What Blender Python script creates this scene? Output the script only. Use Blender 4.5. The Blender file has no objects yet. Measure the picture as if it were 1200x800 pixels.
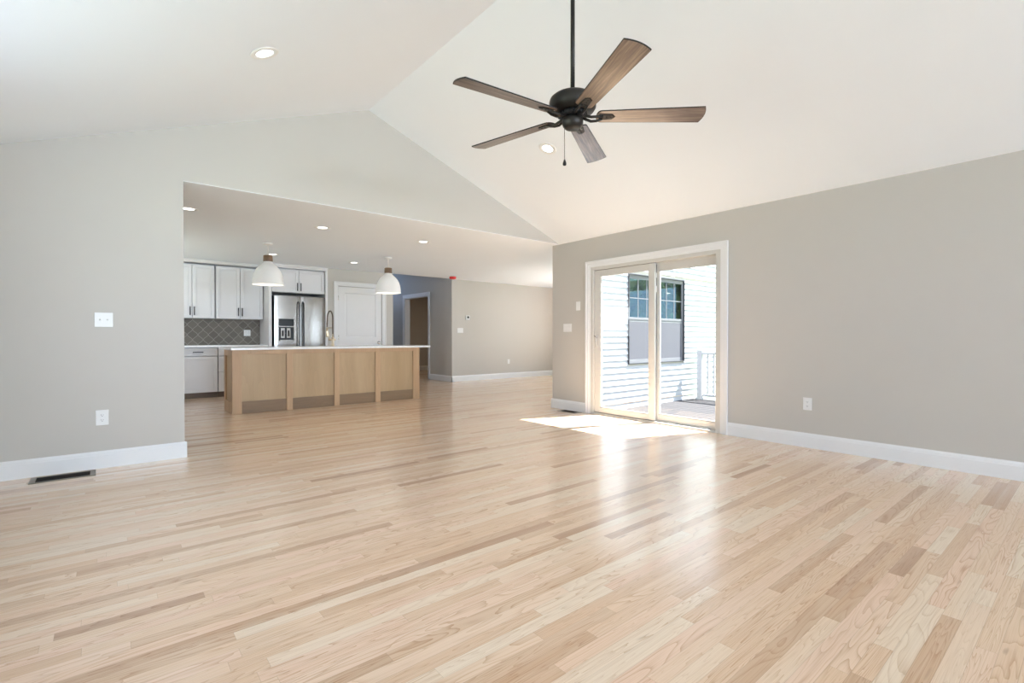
import bpy, bmesh, math, random
from mathutils import Vector, Matrix
random.seed(7)
PI = math.pi
SC = bpy.context.scene
COL = SC.collection

# ------------------------------------------------------------------ camera, sky, sun, exposure
CAM_H, YAW, PITCH, FPX = 1.0637, 0.69068, 0.00882, 577.93
cd = bpy.data.cameras.new('camera')
cd.sensor_fit = 'HORIZONTAL'; cd.sensor_width = 36.0
cd.lens = FPX / 1200.0 * 36.0
cd.clip_start = 0.05; cd.clip_end = 200
cam = bpy.data.objects.new('camera', cd); COL.objects.link(cam)
cam.location = (0, 0, CAM_H); cam.rotation_euler = (PI / 2 - PITCH, 0, -YAW)
SC.camera = cam
SC.view_settings.view_transform = 'Standard'
SC.view_settings.look = 'None'
SC.view_settings.gamma = 1.0
SC.view_settings.use_curve_mapping = False
SC.view_settings.exposure = 0.28
SC.cycles.max_bounces = 14
SC.cycles.diffuse_bounces = 8
SC.cycles.glossy_bounces = 6
SC.cycles.transparent_max_bounces = 12
SC.cycles.sample_clamp_indirect = 8.0
SC.cycles.use_denoising = True

SUN_E, SKY_S = 40.0, 2.6
REAR_W, SIDE_W, DINE_W, KFILL_W, KIT_W, VAULT_W, PEND_W = 830.0, 28.0, 85.0, 20.0, 0.5, 0.4, 0.8

w = bpy.data.worlds.new('sky'); SC.world = w; w.use_nodes = True
nt = w.node_tree; nt.nodes.clear()
out = nt.nodes.new('ShaderNodeOutputWorld'); bg = nt.nodes.new('ShaderNodeBackground')
tc = nt.nodes.new('ShaderNodeTexCoord'); sx = nt.nodes.new('ShaderNodeSeparateXYZ')
cr = nt.nodes.new('ShaderNodeValToRGB')
cr.color_ramp.elements[0].position = 0.0; cr.color_ramp.elements[0].color = (0.86, 0.93, 1.0, 1)
cr.color_ramp.elements[1].position = 0.8; cr.color_ramp.elements[1].color = (0.40, 0.60, 1.0, 1)
nt.links.new(tc.outputs['Generated'], sx.inputs[0]); nt.links.new(sx.outputs['Z'], cr.inputs[0])
nt.links.new(cr.outputs[0], bg.inputs['Color']); bg.inputs['Strength'].default_value = SKY_S
nt.links.new(bg.outputs[0], out.inputs['Surface'])

sl = bpy.data.lights.new('sun', 'SUN'); sl.energy = SUN_E; sl.angle = 0.009; sl.color = (1.0, 0.985, 0.97)
so = bpy.data.objects.new('sun', sl); COL.objects.link(so)
so.rotation_euler = Vector((-1.19, 0.44, -1.93)).to_track_quat('-Z', 'Y').to_euler()
so.location = (12, -4, 14)

def area_light(name, loc, direction, sx_, sy_, watts, color=(1, 1, 1)):
    l = bpy.data.lights.new(name, 'AREA'); l.shape = 'RECTANGLE'; l.size = sx_; l.size_y = sy_
    l.energy = watts; l.color = color
    o = bpy.data.objects.new(name, l); COL.objects.link(o); o.location = loc
    o.rotation_euler = Vector(direction).to_track_quat('-Z', 'Y').to_euler()
    return o

# added fill lights at unseen openings behind the camera, brightening the whole room
COOL = (0.68, 0.825, 1.0)
area_light('added_fill_light', (4.05, -9.08, 1.45), (0, 1, 1.1), 2.0, 1.7, REAR_W * 0.45, COOL)
area_light('added_fill_light', (0.9, -9.08, 1.45), (0, 1, 1.1), 2.0, 1.7, REAR_W * 0.55, COOL)
# added fill light at an unseen left wall opening, brightening the right wall
area_light('added_fill_light', (-0.78, 2.5, 1.6), (1, 0, 0.2), 2.4, 1.1, SIDE_W, COOL)
# added fill light out of sight on the left, lifting the kitchen ceiling
area_light('added_fill_light', (-0.76, 9.1, 1.6), (1, 0, 1.0), 1.2, 0.9, KFILL_W, (0.95, 0.97, 1.0))
# added light at an unseen dining room opening on the right, brightening the kitchen
area_light('added_fill_light', (10.12, 6.8, 1.25), (-1, 0, 0.5), 2.3, 1.8, DINE_W, COOL)
# added weak blue light high in the hall, added warm fill in the room beyond
area_light('added_fill_light', (5.6, 13.95, 2.55), (0, -1, -0.1), 1.2, 0.9, 9.0, (0.42, 0.62, 1.0))
area_light('room_fill_light', (7.6, 12.0, 2.40), (0, 0, -1), 0.3, 0.3, 7.0, (1.0, 0.80, 0.58))

# ------------------------------------------------------------------ helpers
def sm(t): return t * t * (3 - 2 * t)

class MB:
    """collects shapes for ONE mesh object"""
    def __init__(s): s.bm = bmesh.new()
    def box(s, x0, x1, y0, y1, z0, z1):
        v = [s.bm.verts.new(c) for c in ((x0, y0, z0), (x1, y0, z0), (x1, y1, z0), (x0, y1, z0),
                                         (x0, y0, z1), (x1, y0, z1), (x1, y1, z1), (x0, y1, z1))]
        for f in ((0, 3, 2, 1), (4, 5, 6, 7), (0, 1, 5, 4), (1, 2, 6, 5), (2, 3, 7, 6), (3, 0, 4, 7)):
            s.bm.faces.new([v[i] for i in f])
        return s
    def prism(s, pts, axis, a0, a1):
        """polygon pts (2D) extruded along axis: 'x' -> pts are (y,z); 'y' -> (x,z); 'z' -> (x,y)"""
        def mk(p, a):
            return (a, p[0], p[1]) if axis == 'x' else (p[0], a, p[1]) if axis == 'y' else (p[0], p[1], a)
        A = [s.bm.verts.new(mk(p, a0)) for p in pts]; B = [s.bm.verts.new(mk(p, a1)) for p in pts]
        n = len(pts)
        fs = [s.bm.faces.new(A), s.bm.faces.new(B[::-1])]
        for i in range(n):
            fs.append(s.bm.faces.new((A[i], B[i], B[(i + 1) % n], A[(i + 1) % n])))
        bmesh.ops.recalc_face_normals(s.bm, faces=fs)
        bmesh.ops.triangulate(s.bm, faces=fs[:2])
        return s
    def lathe(s, prof, c=(0, 0, 0), n=32, smooth=True, axis='z'):
        """profile [(r, h)] revolved round an axis through c"""
        rings = []
        for r, h in prof:
            ring = []
            for i in range(n):
                a = 2 * PI * i / n
                if r < 1e-6 and ring: ring.append(ring[0]); continue
                u, v = r * math.cos(a), r * math.sin(a)
                p = (u, v, h) if axis == 'z' else (h, u, v) if axis == 'x' else (u, h, v)
                ring.append(s.bm.verts.new((c[0] + p[0], c[1] + p[1], c[2] + p[2])))
            rings.append(ring)
        fs = []
        for a, b in zip(rings, rings[1:]):
            for i in range(n):
                q = [a[i], a[(i + 1) % n], b[(i + 1) % n], b[i]]
                u = []
                for x in q:
                    if x not in u: u.append(x)
                if len(u) > 2:
                    f = s.bm.faces.new(u); f.smooth = smooth; fs.append(f)
        for ring in (rings[0], rings[-1]):
            if len(set(ring)) > 2 and prof[0] != prof[-1]:
                f = s.bm.faces.new(ring); fs.append(f)
        bmesh.ops.recalc_face_normals(s.bm, faces=fs)
        return s
    def tube(s, pts, r, n=10, caps=True):
        pts = [Vector(p) for p in pts]; rs = r if isinstance(r, (list, tuple)) else [r] * len(pts)
        rings = []; up = None
        for i, p in enumerate(pts):
            d = (pts[min(i + 1, len(pts) - 1)] - pts[max(i - 1, 0)]).normalized()
            if up is None:
                up = d.orthogonal().normalized()
            else:
                up = (up - d * up.dot(d)).normalized()
            v = d.cross(up)
            rings.append([s.bm.verts.new(p + (up * math.cos(2 * PI * k / n) + v * math.sin(2 * PI * k / n)) * rs[i]) for k in range(n)])
        fs = []
        for a, b in zip(rings, rings[1:]):
            for k in range(n):
                f = s.bm.faces.new((a[k], a[(k + 1) % n], b[(k + 1) % n], b[k])); f.smooth = True; fs.append(f)
        if caps:
            fs.append(s.bm.faces.new(rings[0])); fs.append(s.bm.faces.new(rings[-1]))
        bmesh.ops.recalc_face_normals(s.bm, faces=fs)
        return s
    def sheet(s, outline_top, outline_bottom, smooth=False):
        """closed slab between two outlines of equal length"""
        A = [s.bm.verts.new(p) for p in outline_top]; B = [s.bm.verts.new(p) for p in outline_bottom]
        n = len(A); fs = [s.bm.faces.new(A), s.bm.faces.new(B[::-1])]
        for i in range(n): fs.append(s.bm.faces.new((A[i], B[i], B[(i + 1) % n], A[(i + 1) % n])))
        bmesh.ops.recalc_face_normals(s.bm, faces=fs)
        return s

def wloc(o):
    v = Vector((0, 0, 0))
    while o: v += o.location; o = o.parent
    return v

def obj(name, mb, material, parent=None, bev=0.0, local=False, seg=2):
    """link the collected shapes as one mesh object; world coordinates unless local"""
    me = bpy.data.meshes.new(name)
    if parent is not None and not local:
        bmesh.ops.translate(mb.bm, verts=mb.bm.verts, vec=-wloc(parent))
    mb.bm.to_mesh(me); mb.bm.free()
    me.materials.append(material)
    o = bpy.data.objects.new(name, me); COL.objects.link(o)
    if parent is not None: o.parent = parent
    if bev:
        m = o.modifiers.new('bevel', 'BEVEL'); m.width = bev; m.segments = seg; m.limit_method = 'ANGLE'
    return o

def tag(o, label, cat, group=None):
    o['label'] = label; o['category'] = cat
    if group: o['group'] = group
    return o

def thing(name, label, cat, loc=(0, 0, 0), rz=0.0, group=None):
    o = bpy.data.objects.new(name, None); COL.objects.link(o); o.empty_display_size = 0.1
    o.location = loc; o.rotation_euler = (0, 0, rz)
    return tag(o, label, cat, group)

def struct(name, mb, material, bev=0.0, label=None):
    o = obj(name, mb, material, None, bev); o['kind'] = 'structure'
    if label: o['label'] = label
    return o

def struct_root(name, loc, label, cat):
    o = thing(name, label, cat, loc); o['kind'] = 'structure'; return o

def dup(root, loc, label, rz=None):
    r = root.copy(); COL.objects.link(r); r.location = loc; r['label'] = label
    if rz is not None: r.rotation_euler = (0, 0, rz)
    for ch in list(root.children):
        c = ch.copy(); COL.objects.link(c); c.parent = r
        for g in list(ch.children):
            d = g.copy(); COL.objects.link(d); d.parent = c
    return r

# ------------------------------------------------------------------ materials
class NB:
    """small node-building helper"""
    def __init__(s, name):
        s.m = bpy.data.materials.new(name); s.m.use_nodes = True
        s.t = s.m.node_tree; s.b = s.t.nodes['Principled BSDF']; s.out = s.t.nodes['Material Output']
    def n(s, typ, **kw):
        x = s.t.nodes.new(typ)
        for k, v in kw.items(): setattr(x, k, v)
        return x
    def set(s, sock, v):
        if isinstance(v, bpy.types.NodeSocket): s.t.links.new(v, sock)
        else: sock.default_value = v
    def math(s, op, a, b=0.0, c=0.0, clamp=False):
        x = s.n('ShaderNodeMath', operation=op, use_clamp=clamp)
        s.set(x.inputs[0], a); s.set(x.inputs[1], b)
        if len(x.inputs) > 2: s.set(x.inputs[2], c)
        return x.outputs[0]
    def comb(s, x, y, z):
        c = s.n('ShaderNodeCombineXYZ'); s.set(c.inputs[0], x); s.set(c.inputs[1], y); s.set(c.inputs[2], z); return c.outputs[0]
    def sep(s, v):
        c = s.n('ShaderNodeSeparateXYZ'); s.set(c.inputs[0], v); return c.outputs
    def coord(s, which='Object'): return s.n('ShaderNodeTexCoord').outputs[which]
    def noise(s, vec, scale, detail=2.0, rough=0.5, dist=0.0):
        x = s.n('ShaderNodeTexNoise'); s.set(x.inputs['Vector'], vec); x.inputs['Scale'].default_value = scale
        x.inputs['Detail'].default_value = detail; x.inputs['Roughness'].default_value = rough; x.inputs['Distortion'].default_value = dist
        return x.outputs['Fac']
    def white(s, vec):
        x = s.n('ShaderNodeTexWhiteNoise', noise_dimensions='3D'); s.set(x.inputs['Vector'], vec); return x.outputs
    def ramp(s, fac, stops, interp='LINEAR'):
        x = s.n('ShaderNodeValToRGB'); e = x.color_ramp; e.interpolation = interp
        while len(e.elements) < len(stops): e.elements.new(0.5)
        for el, (p, c) in zip(e.elements, stops): el.position = p; el.color = (*c, 1)
        s.set(x.inputs[0], fac); return x.outputs[0]
    def mix(s, fac, a, b, mode='MIX'):
        x = s.n('ShaderNodeMix', data_type='RGBA', blend_type=mode)
        s.set(x.inputs[0], fac)
        s.set(x.inputs[6], a if isinstance(a, bpy.types.NodeSocket) else (*a, 1)); s.set(x.inputs[7], b if isinstance(b, bpy.types.NodeSocket) else (*b, 1))
        return x.outputs[2]
    def bump(s, h, strength=0.2, dist=0.002):
        x = s.n('ShaderNodeBump'); x.inputs['Strength'].default_value = strength; x.inputs['Distance'].default_value = dist
        s.set(x.inputs['Height'], h); s.t.links.new(x.outputs[0], s.b.inputs['Normal'])
    def col(s, v):
        s.set(s.b.inputs['Base Color'], v if isinstance(v, bpy.types.NodeSocket) else (*v, 1))
    def p(s, **kw):
        for k, v in kw.items(): s.set(s.b.inputs[k.replace('_', ' ')], v)

def paint(name, c, rough=0.5, var=0.03, scale=3.0, bump=0.05, metallic=0.0, spec=0.5):
    b = NB(name); co = b.coord()
    f = b.noise(co, scale, 3)
    b.col(b.mix(f, tuple(x * (1 - var) for x in c), tuple(min(1, x * (1 + var)) for x in c)))
    b.p(Roughness=rough, Metallic=metallic)
    b.b.inputs['Specular IOR Level'].default_value = spec
    if bump: b.bump(b.noise(co, 220, 2), bump, 0.001)
    return b.m

def emit(name, c, strength):
    b = NB(name); b.col(c); b.b.inputs['Emission Color'].default_value = (*c, 1); b.b.inputs['Emission Strength'].default_value = strength
    return b.m

def glass(name, tint=(1, 1, 1), ior=1.45, extra=0.0):
    b = NB(name); t = b.n('ShaderNodeBsdfTransparent'); t.inputs[0].default_value = (*tint, 1)
    g = b.n('ShaderNodeBsdfGlossy'); g.inputs['Roughness'].default_value = 0.0
    lw = b.n('ShaderNodeLayerWeight'); f0 = ((ior - 1) / (ior + 1)) ** 2 + extra
    sch = b.math('MULTIPLY_ADD', b.math('POWER', lw.outputs['Facing'], 5.0), 1.0 - f0, f0, clamp=True)
    mx = b.n('ShaderNodeMixShader'); b.set(mx.inputs[0], sch)
    b.t.links.new(t.outputs[0], mx.inputs[1]); b.t.links.new(g.outputs[0], mx.inputs[2])
    b.t.links.new(mx.outputs[0], b.out.inputs['Surface'])
    return b.m

def wood(name, stops, along='z', rough=0.45, ring=8.0, stretch=14.0, amount=0.35, spec=0.4, coat=0.0):
    b = NB(name); x, y, z = b.sep(b.coord())
    if along == 'z': v = b.comb(b.math('MULTIPLY', x, stretch), b.math('MULTIPLY', y, stretch), z)
    elif along == 'x': v = b.comb(x, b.math('MULTIPLY', y, stretch), b.math('MULTIPLY', z, stretch))
    else: v = b.comb(b.math('MULTIPLY', x, stretch), y, b.math('MULTIPLY', z, stretch))
    n1 = b.noise(v, 0.9, 3, 0.5, 0.4)
    base = b.ramp(b.noise(v, 0.35, 2), stops)
    rg = b.math('FRACT', b.math('MULTIPLY', n1, ring))
    fib = b.noise(v, 9, 4, 0.7)
    d = b.math('MULTIPLY', b.math('ADD', b.math('MULTIPLY', rg, 0.5), b.math('MULTIPLY', fib, 0.6)), amount, clamp=True)
    b.col(b.mix(d, base, tuple(c * 0.45 for c in stops[0][1])))
    b.p(Roughness=rough); b.b.inputs['Specular IOR Level'].default_value = spec
    if coat: b.p(Coat_Weight=coat, Coat_Roughness=0.18)
    b.bump(fib, 0.08, 0.001)
    return b.m

def oak_floor():
    b = NB('oak_floor'); x, y, z = b.sep(b.coord())
    W = 0.0572
    yr = b.math('DIVIDE', y, W); row = b.math('FLOOR', yr); fy = b.math('SUBTRACT', yr, row)
    wr = b.white(b.comb(row, 3.3, 1.7)); r1, r2, r3 = b.sep(wr[1])
    L = b.math('MULTIPLY_ADD', r1, 0.75, 0.55)
    t = b.math('ADD', b.math('DIVIDE', x, L), b.math('MULTIPLY', r2, 17.0))
    k = b.math('FLOOR', t); fr = b.math('SUBTRACT', t, k)
    cut = b.math('MULTIPLY_ADD', b.white(b.comb(k, row, 9.1))[0], 0.76, 0.12)
    st = b.math('GREATER_THAN', fr, cut)
    idv = b.comb(b.math('ADD', k, st), row, 4.4)
    p1, p2, p3 = b.sep(b.white(idv)[1])
    base = b.ramp(p1, [(0.0, (0.47, 0.27, 0.15)), (0.05, (0.59, 0.375, 0.22)), (0.18, (0.71, 0.48, 0.305)), (0.42, (0.77, 0.555, 0.37)),
                       (0.62, (0.785, 0.54, 0.38)), (0.8, (0.795, 0.61, 0.43)), (1.0, (0.805, 0.66, 0.495))])
    # cathedral / straight grain
    sy = b.math('MULTIPLY_ADD', b.math('GREATER_THAN', p3, 0.5), 22.0, 11.0)
    gv = b.comb(b.math('MULTIPLY_ADD', p2, 43.0, b.math('MULTIPLY', x, 1.5)), b.math('MULTIPLY_ADD', p1, 61.0, b.math('MULTIPLY', y, sy)), b.math('MULTIPLY', p3, 29.0))
    n1 = b.noise(gv, 1.0, 2.0, 0.45, 0.35)
    rg = b.math('FRACT', b.math('MULTIPLY', n1, 13.0))
    rg = b.math('POWER', rg, 4.0)
    fib = b.noise(b.comb(b.math('MULTIPLY_ADD', p1, 11.0, b.math('MULTIPLY', x, 2.2)), b.math('MULTIPLY', y, 300.0), p2), 1.0, 3, 0.6)
    soft = b.noise(gv, 0.6, 2)
    d = b.math('ADD', b.math('MULTIPLY', rg, b.math('MULTIPLY_ADD', p2, 0.55, 0.30)), b.math('MULTIPLY', b.math('SUBTRACT', fib, 0.45), 1.1), clamp=True)
    c = b.mix(b.math('MULTIPLY', b.math('SUBTRACT', soft, 0.35, clamp=True), 0.8), base, (0.80, 0.66, 0.50))
    c = b.mix(d, c, b.mix(1.0, base, (0.66, 0.52, 0.39), 'MULTIPLY'))
    # the odd brown mineral streak / knot
    kn = b.noise(b.comb(b.math('MULTIPLY', x, 5.0), b.math('MULTIPLY', y, 30.0), p3), 1.0, 1)
    c = b.mix(b.math('MULTIPLY', b.math('SUBTRACT', kn, 0.735, clamp=True), 6.0, clamp=True), c, (0.30, 0.17, 0.09))
    # fine seams
    ey = b.math('MULTIPLY', b.math('MINIMUM', fy, b.math('SUBTRACT', 1.0, fy)), W)
    ex = b.math('MULTIPLY', b.math('ABSOLUTE', b.math('SUBTRACT', fr, cut)), L)
    seam = b.math('SUBTRACT', 1.0, b.math('DIVIDE', b.math('MINIMUM', ey, ex), 0.0011), clamp=True)
    c = b.mix(b.math('MULTIPLY', seam, 0.45), c, (0.25, 0.14, 0.08))
    b.col(c)
    b.p(Roughness=b.math('MULTIPLY_ADD', fib, 0.10, 0.36), Coat_Weight=1.0, Coat_Roughness=0.2, Coat_IOR=1.6)
    b.b.inputs['Specular IOR Level'].default_value = 0.55
    b.bump(b.math('MULTIPLY_ADD', seam, -0.6, b.math('MULTIPLY', b.math('ADD', rg, fib), 0.12)), 0.10, 0.001)
    return b.m

def splash_tile():
    b = NB('grey_lantern_tile'); x, y, z = b.sep(b.coord())
    S = 0.165
    u = b.math('DIVIDE', x, S); v = b.math('DIVIDE', z, S * 1.12)
    wob = 0.03
    a = b.math('ADD', b.math('ADD', u, v), b.math('MULTIPLY', b.math('SINE', b.math('MULTIPLY', b.math('SUBTRACT', u, v), 2 * PI)), wob))
    c = b.math('ADD', b.math('SUBTRACT', u, v), b.math('MULTIPLY', b.math('SINE', b.math('MULTIPLY', b.math('ADD', u, v), 2 * PI)), wob))
    def edge(q):
        f = b.math('FRACT', q); return b.math('MINIMUM', f, b.math('SUBTRACT', 1.0, f))
    e = b.math('MINIMUM', edge(a), edge(c))
    g = b.math('LESS_THAN', e, 0.035)
    rnd = b.white(b.comb(b.math('FLOOR', a), b.math('FLOOR', c), 2.0))[0]
    tile = b.ramp(rnd, [(0, (0.15, 0.133, 0.11)), (1, (0.21, 0.187, 0.157))])
    b.col(b.mix(g, tile, (0.34, 0.32, 0.29)))
    b.p(Roughness=b.math('MULTIPLY_ADD', g, 0.3, 0.5)); b.b.inputs['Specular IOR Level'].default_value = 0.25
    b.bump(b.math('MULTIPLY', b.math('MINIMUM', e, 0.12), 6.0), 0.3, 0.003)
    return b.m

def steel():
    b = NB('brushed_stainless_steel'); x, y, z = b.sep(b.coord())
    f = b.noise(b.comb(b.math('MULTIPLY', x, 2.0), y, b.math('MULTIPLY', z, 700.0)), 1.0, 2)
    b.col(b.mix(f, (0.31, 0.295, 0.28), (0.39, 0.375, 0.36))); b.p(Metallic=1.0, Roughness=b.math('MULTIPLY_ADD', f, 0.08, 0.13))
    return b.m

def quartz():
    b = NB('white_quartz'); co = b.coord()
    f = b.noise(co, 6, 5, 0.6, 1.0)
    b.col(b.ramp(f, [(0.35, (0.86, 0.855, 0.845)), (0.5, (0.80, 0.795, 0.785)), (0.6, (0.87, 0.865, 0.855))])); b.p(Roughness=0.15)
    return b.m

def foliage(name, c0, c1):
    b = NB(name); co = b.coord()
    b.col(b.ramp(b.noise(co, 2.6, 5, 0.7), [(0.35, c0), (0.65, c1)])); b.p(Roughness=0.6)
    return b.m

def weathered_blade():
    b = NB('weathered_barn_wood'); x, y, z = b.sep(b.coord())
    v = b.comb(b.math('MULTIPLY', x, 3.0), b.math('MULTIPLY', y, 55.0), z)
    n = b.noise(v, 1.0, 5, 0.65, 0.5)
    n2 = b.noise(b.comb(b.math('MULTIPLY', x, 9.0), b.math('MULTIPLY', y, 30.0), 3.0), 1.0, 3, 0.6)
    c = b.ramp(n, [(0.3, (0.03, 0.02, 0.015)), (0.47, (0.125, 0.078, 0.055)), (0.6, (0.20, 0.138, 0.105)), (0.75, (0.31, 0.24, 0.20))])
    c = b.mix(b.math('MULTIPLY', b.math('SUBTRACT', n2, 0.62, clamp=True), 5.0, clamp=True), c, (0.05, 0.035, 0.03))
    b.col(c); b.p(Roughness=0.3, Coat_Weight=0.55, Coat_Roughness=0.14, Coat_IOR=1.5)
    b.bump(n, 0.1, 0.001)
    return b.m

M = dict(
    wall=paint('greige_wall_paint', (0.50, 0.478, 0.44), 0.55, 0.015, 2.0, 0.06, spec=0.3),
    ceil=paint('white_ceiling_paint', (0.785, 0.825, 0.875), 0.7, 0.012, 2.0, 0.06, spec=0.2),
    trim=paint('white_trim_paint', (0.72, 0.725, 0.73), 0.35, 0.015, 5.0, 0.02),
    cab=paint('white_cabinet_paint', (0.70, 0.695, 0.70), 0.35, 0.012, 5.0, 0.02),
    vinyl=paint('white_vinyl_door_frame', (0.54, 0.53, 0.50), 0.35, 0.02, 5.0, 0.0),
    plate=paint('white_plastic_plate', (0.74, 0.74, 0.73), 0.3, 0.01, 9.0, 0.0),
    strip=paint('dark_grey_weatherstrip', (0.09, 0.09, 0.09), 0.7, 0.1, 9.0, 0.0),
    slot=paint('dark_plastic', (0.025, 0.024, 0.023), 0.8, 0.1, 9.0, 0.0, 0.0, 0.1),
    black=paint('matte_black_metal', (0.014, 0.014, 0.016), 0.5, 0.15, 20.0, 0.03, 0.0, 0.3),
    bronze=paint('dark_bronze_metal', (0.035, 0.032, 0.029), 0.42, 0.12, 18.0, 0.03, 0.7),
    register=paint('brown_bronze_register', (0.21, 0.185, 0.15), 0.45, 0.08, 18.0, 0.03, 0.2),
    louvre=paint('dark_brown_louvre', (0.028, 0.021, 0.016), 0.8, 0.1, 18.0, 0.0, 0.0, 0.05),
    antique=paint('antique_brown_metal', (0.15, 0.115, 0.085), 0.4, 0.1, 18.0, 0.0, 0.7),
    gold=paint('champagne_bronze', (0.60, 0.49, 0.35), 0.3, 0.05, 18.0, 0.0, 1.0),
    chrome=paint('satin_nickel', (0.55, 0.53, 0.5), 0.25, 0.05, 18.0, 0.0, 1.0),
    red=paint('red_plastic_cover', (0.55, 0.02, 0.025), 0.4, 0.05, 9.0, 0.0),
    siding=paint('white_vinyl_siding', (0.41, 0.423, 0.445), 0.5, 0.015, 4.0, 0.03),
    deck=paint('pale_grey_deck_boards', (0.046, 0.044, 0.046), 0.8, 0.07, 6.0, 0.05, spec=0.05),
    screen=paint('grey_insect_screen', (0.112, 0.113, 0.128), 0.8, 0.04, 30.0, 0.0, spec=0.1),
    winframe=paint('grey_window_frame', (0.03, 0.032, 0.04), 0.45, 0.05, 9.0, 0.0),
    grille=paint('pale_window_grille', (0.16, 0.163, 0.178), 0.4, 0.03, 9.0, 0.0),
    shade=paint('white_enamel_shade', (0.86, 0.855, 0.84), 0.35, 0.015, 9.0, 0.02),
    cord=paint('white_lamp_cord', (0.72, 0.71, 0.70), 0.6, 0.04, 9.0, 0.0),
    ground=paint('lawn_and_gravel', (0.20, 0.24, 0.12), 0.9, 0.2, 1.5, 0.1),
    bark=paint('tree_bark', (0.12, 0.09, 0.065), 0.9, 0.25, 8.0, 0.3),
    leaf=foliage('tree_foliage', (0.02, 0.055, 0.012), (0.13, 0.24, 0.05)),
    floor=oak_floor(), tile=splash_tile(), steel=steel(), quartz=quartz(), blade=weathered_blade(),
    glass=glass('clear_door_glass', (0.97, 0.985, 0.98)),
    winglass=glass('reflective_window_glass', (0.30, 0.38, 0.44), 1.5, 0.12),
    isl=wood('maple_island_frame', [(0.3, (0.46, 0.295, 0.165)), (0.7, (0.56, 0.375, 0.22))], 'z', 0.42, 6, 16, 0.25),
    islp=wood('maple_island_panel', [(0.3, (0.43, 0.295, 0.16)), (0.7, (0.51, 0.365, 0.215))], 'z', 0.42, 5, 10, 0.22),
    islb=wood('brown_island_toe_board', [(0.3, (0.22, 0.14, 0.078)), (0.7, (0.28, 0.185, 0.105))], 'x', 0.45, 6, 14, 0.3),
    band=wood('brown_wood_band', [(0.3, (0.17, 0.105, 0.06)), (0.7, (0.24, 0.15, 0.09))], 'z', 0.5, 6, 30, 0.4),
    toe=wood('grey_brown_toe_kick', [(0.3, (0.16, 0.125, 0.10)), (0.7, (0.21, 0.165, 0.13))], 'x', 0.5, 6, 14, 0.3),
    lamp=emit('lit_lamp_diffuser', (1.0, 0.97, 0.92), 3.0),
    bulb=emit('lit_bulb', (1.0, 0.93, 0.82), 5.0),
    disp=paint('black_glass_display', (0.02, 0.022, 0.025), 0.08, 0.05, 9.0, 0.0),
)

# ------------------------------------------------------------------ the shell
GY, GT = 5.2126, 5.36          # face and back of the gable wall
WX, WL, RX = 5.2257, -0.7077, 2.259
EAVE, RZ, XL = 2.44, 3.562, 0.5437
RY = -9.0                      # wall behind the camera
SLOPE = (RZ - EAVE) / (WX - RX)

struct('floor', MB().prism([(-0.86, -9.15), (5.376, -9.15), (5.376, 5.2), (10.2, 5.2), (10.2, 14.2), (-0.86, 14.2)], 'z', -0.1, 0.0), M['floor'])
struct('ceiling', MB().prism([(WL, EAVE), (RX, RZ), (WX, EAVE), (WX, EAVE + 0.2), (RX, RZ + 0.2), (WL, EAVE + 0.2)], 'y', RY, GY), M['ceil'])
kc = MB().prism([(XL, GY + 0.0014), (WX, GY + 0.0014), (WX, GT), (10.05, GT), (10.05, 9.95), (6.37, 9.95), (6.37, 9.9), (4.855, 9.9), (4.855, 10.64), (WL, 10.64), (WL, GT), (XL, GT)], 'z', EAVE, EAVE + 0.16)
kc.box(4.855, 6.37, 9.8, 9.9, EAVE + 0.16, 3.42)
struct('ceiling', kc, M['ceil'])
struct('ceiling', MB().box(4.7, 6.37, 9.9, 14.05, 3.3, 3.42), M['ceil'])
struct('ceiling', MB().box(6.52, 9.6, 10.1, 14.05, EAVE, EAVE + 0.1), M['ceil'])

struct('wall_back', MB().prism([(WL, 0), (XL, 0), (XL, EAVE + 0.005), (WX, EAVE + 0.005), (WX, EAVE + 0.16), (RX, RZ + 0.2), (WL, EAVE + 0.2)], 'y', GY, GT), M['wall'])
r = MB(); D0, D1, DH = 2.69, 4.63, 2.045
r.box(WX, 5.376, -9.15, D0, 0, 2.75); r.box(WX, 5.376, D1, GT, 0, 2.75); r.box(WX, 5.376, D0, D1, DH, 2.75)
struct('wall_right', r, M['wall'])
r = MB(); r.box(-0.86, WL, -9.15, 1.25, 0, 2.75); r.box(-0.86, WL, 3.75, 8.45, 0, 2.75); r.box(-0.86, WL, 1.25, 3.75, 0, 1.0); r.box(-0.86, WL, 1.25, 3.75, 2.2, 2.75); r.box(-0.86, WL, 9.75, 10.8, 0, 2.75); r.box(-0.86, WL, 8.45, 9.75, 0, 1.1); r.box(-0.86, WL, 8.45, 9.75, 2.1, 2.75)
struct('wall_left', r, M['wall'])
r = MB()
for a, b in ((WL, -0.1), (1.9, 3.05), (5.05, WX)): r.box(a, b, RY - 0.15, RY, 0, EAVE)
for a, b in ((-0.1, 1.9), (3.05, 5.05)): r.box(a, b, RY - 0.15, RY, 0, 0.6); r.box(a, b, RY - 0.15, RY, 2.3, EAVE)
r.prism([(WL, EAVE), (WX, EAVE), (WX, EAVE + 0.2), (RX, RZ + 0.2), (WL, EAVE + 0.2)], 'y', RY - 0.15, RY)
struct('wall_front', r, M['wall'])
struct('wall_kitchen', MB().box(WL, 3.445, 10.64, 10.8, 0, 2.6), M['wall'])
r = MB(); PW = 9.95
r.box(3.445, 3.645, PW, PW + 0.13, 0, EAVE); r.box(4.605, 4.855, PW, PW + 0.13, 0, EAVE); r.box(3.645, 4.605, PW, PW + 0.13, 2.11, EAVE)
r.box(3.445, 3.56, PW + 0.13, 10.8, 0, EAVE); r.box(3.56, 4.70, 10.72, 10.8, 0, EAVE)
struct('wall_pantry', r, M['wall'])
r = MB(); r.box(4.70, 4.855, PW + 0.13, 14.05, 0, 3.3)
struct('wall_hall_left', r, M['wall'])
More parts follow.
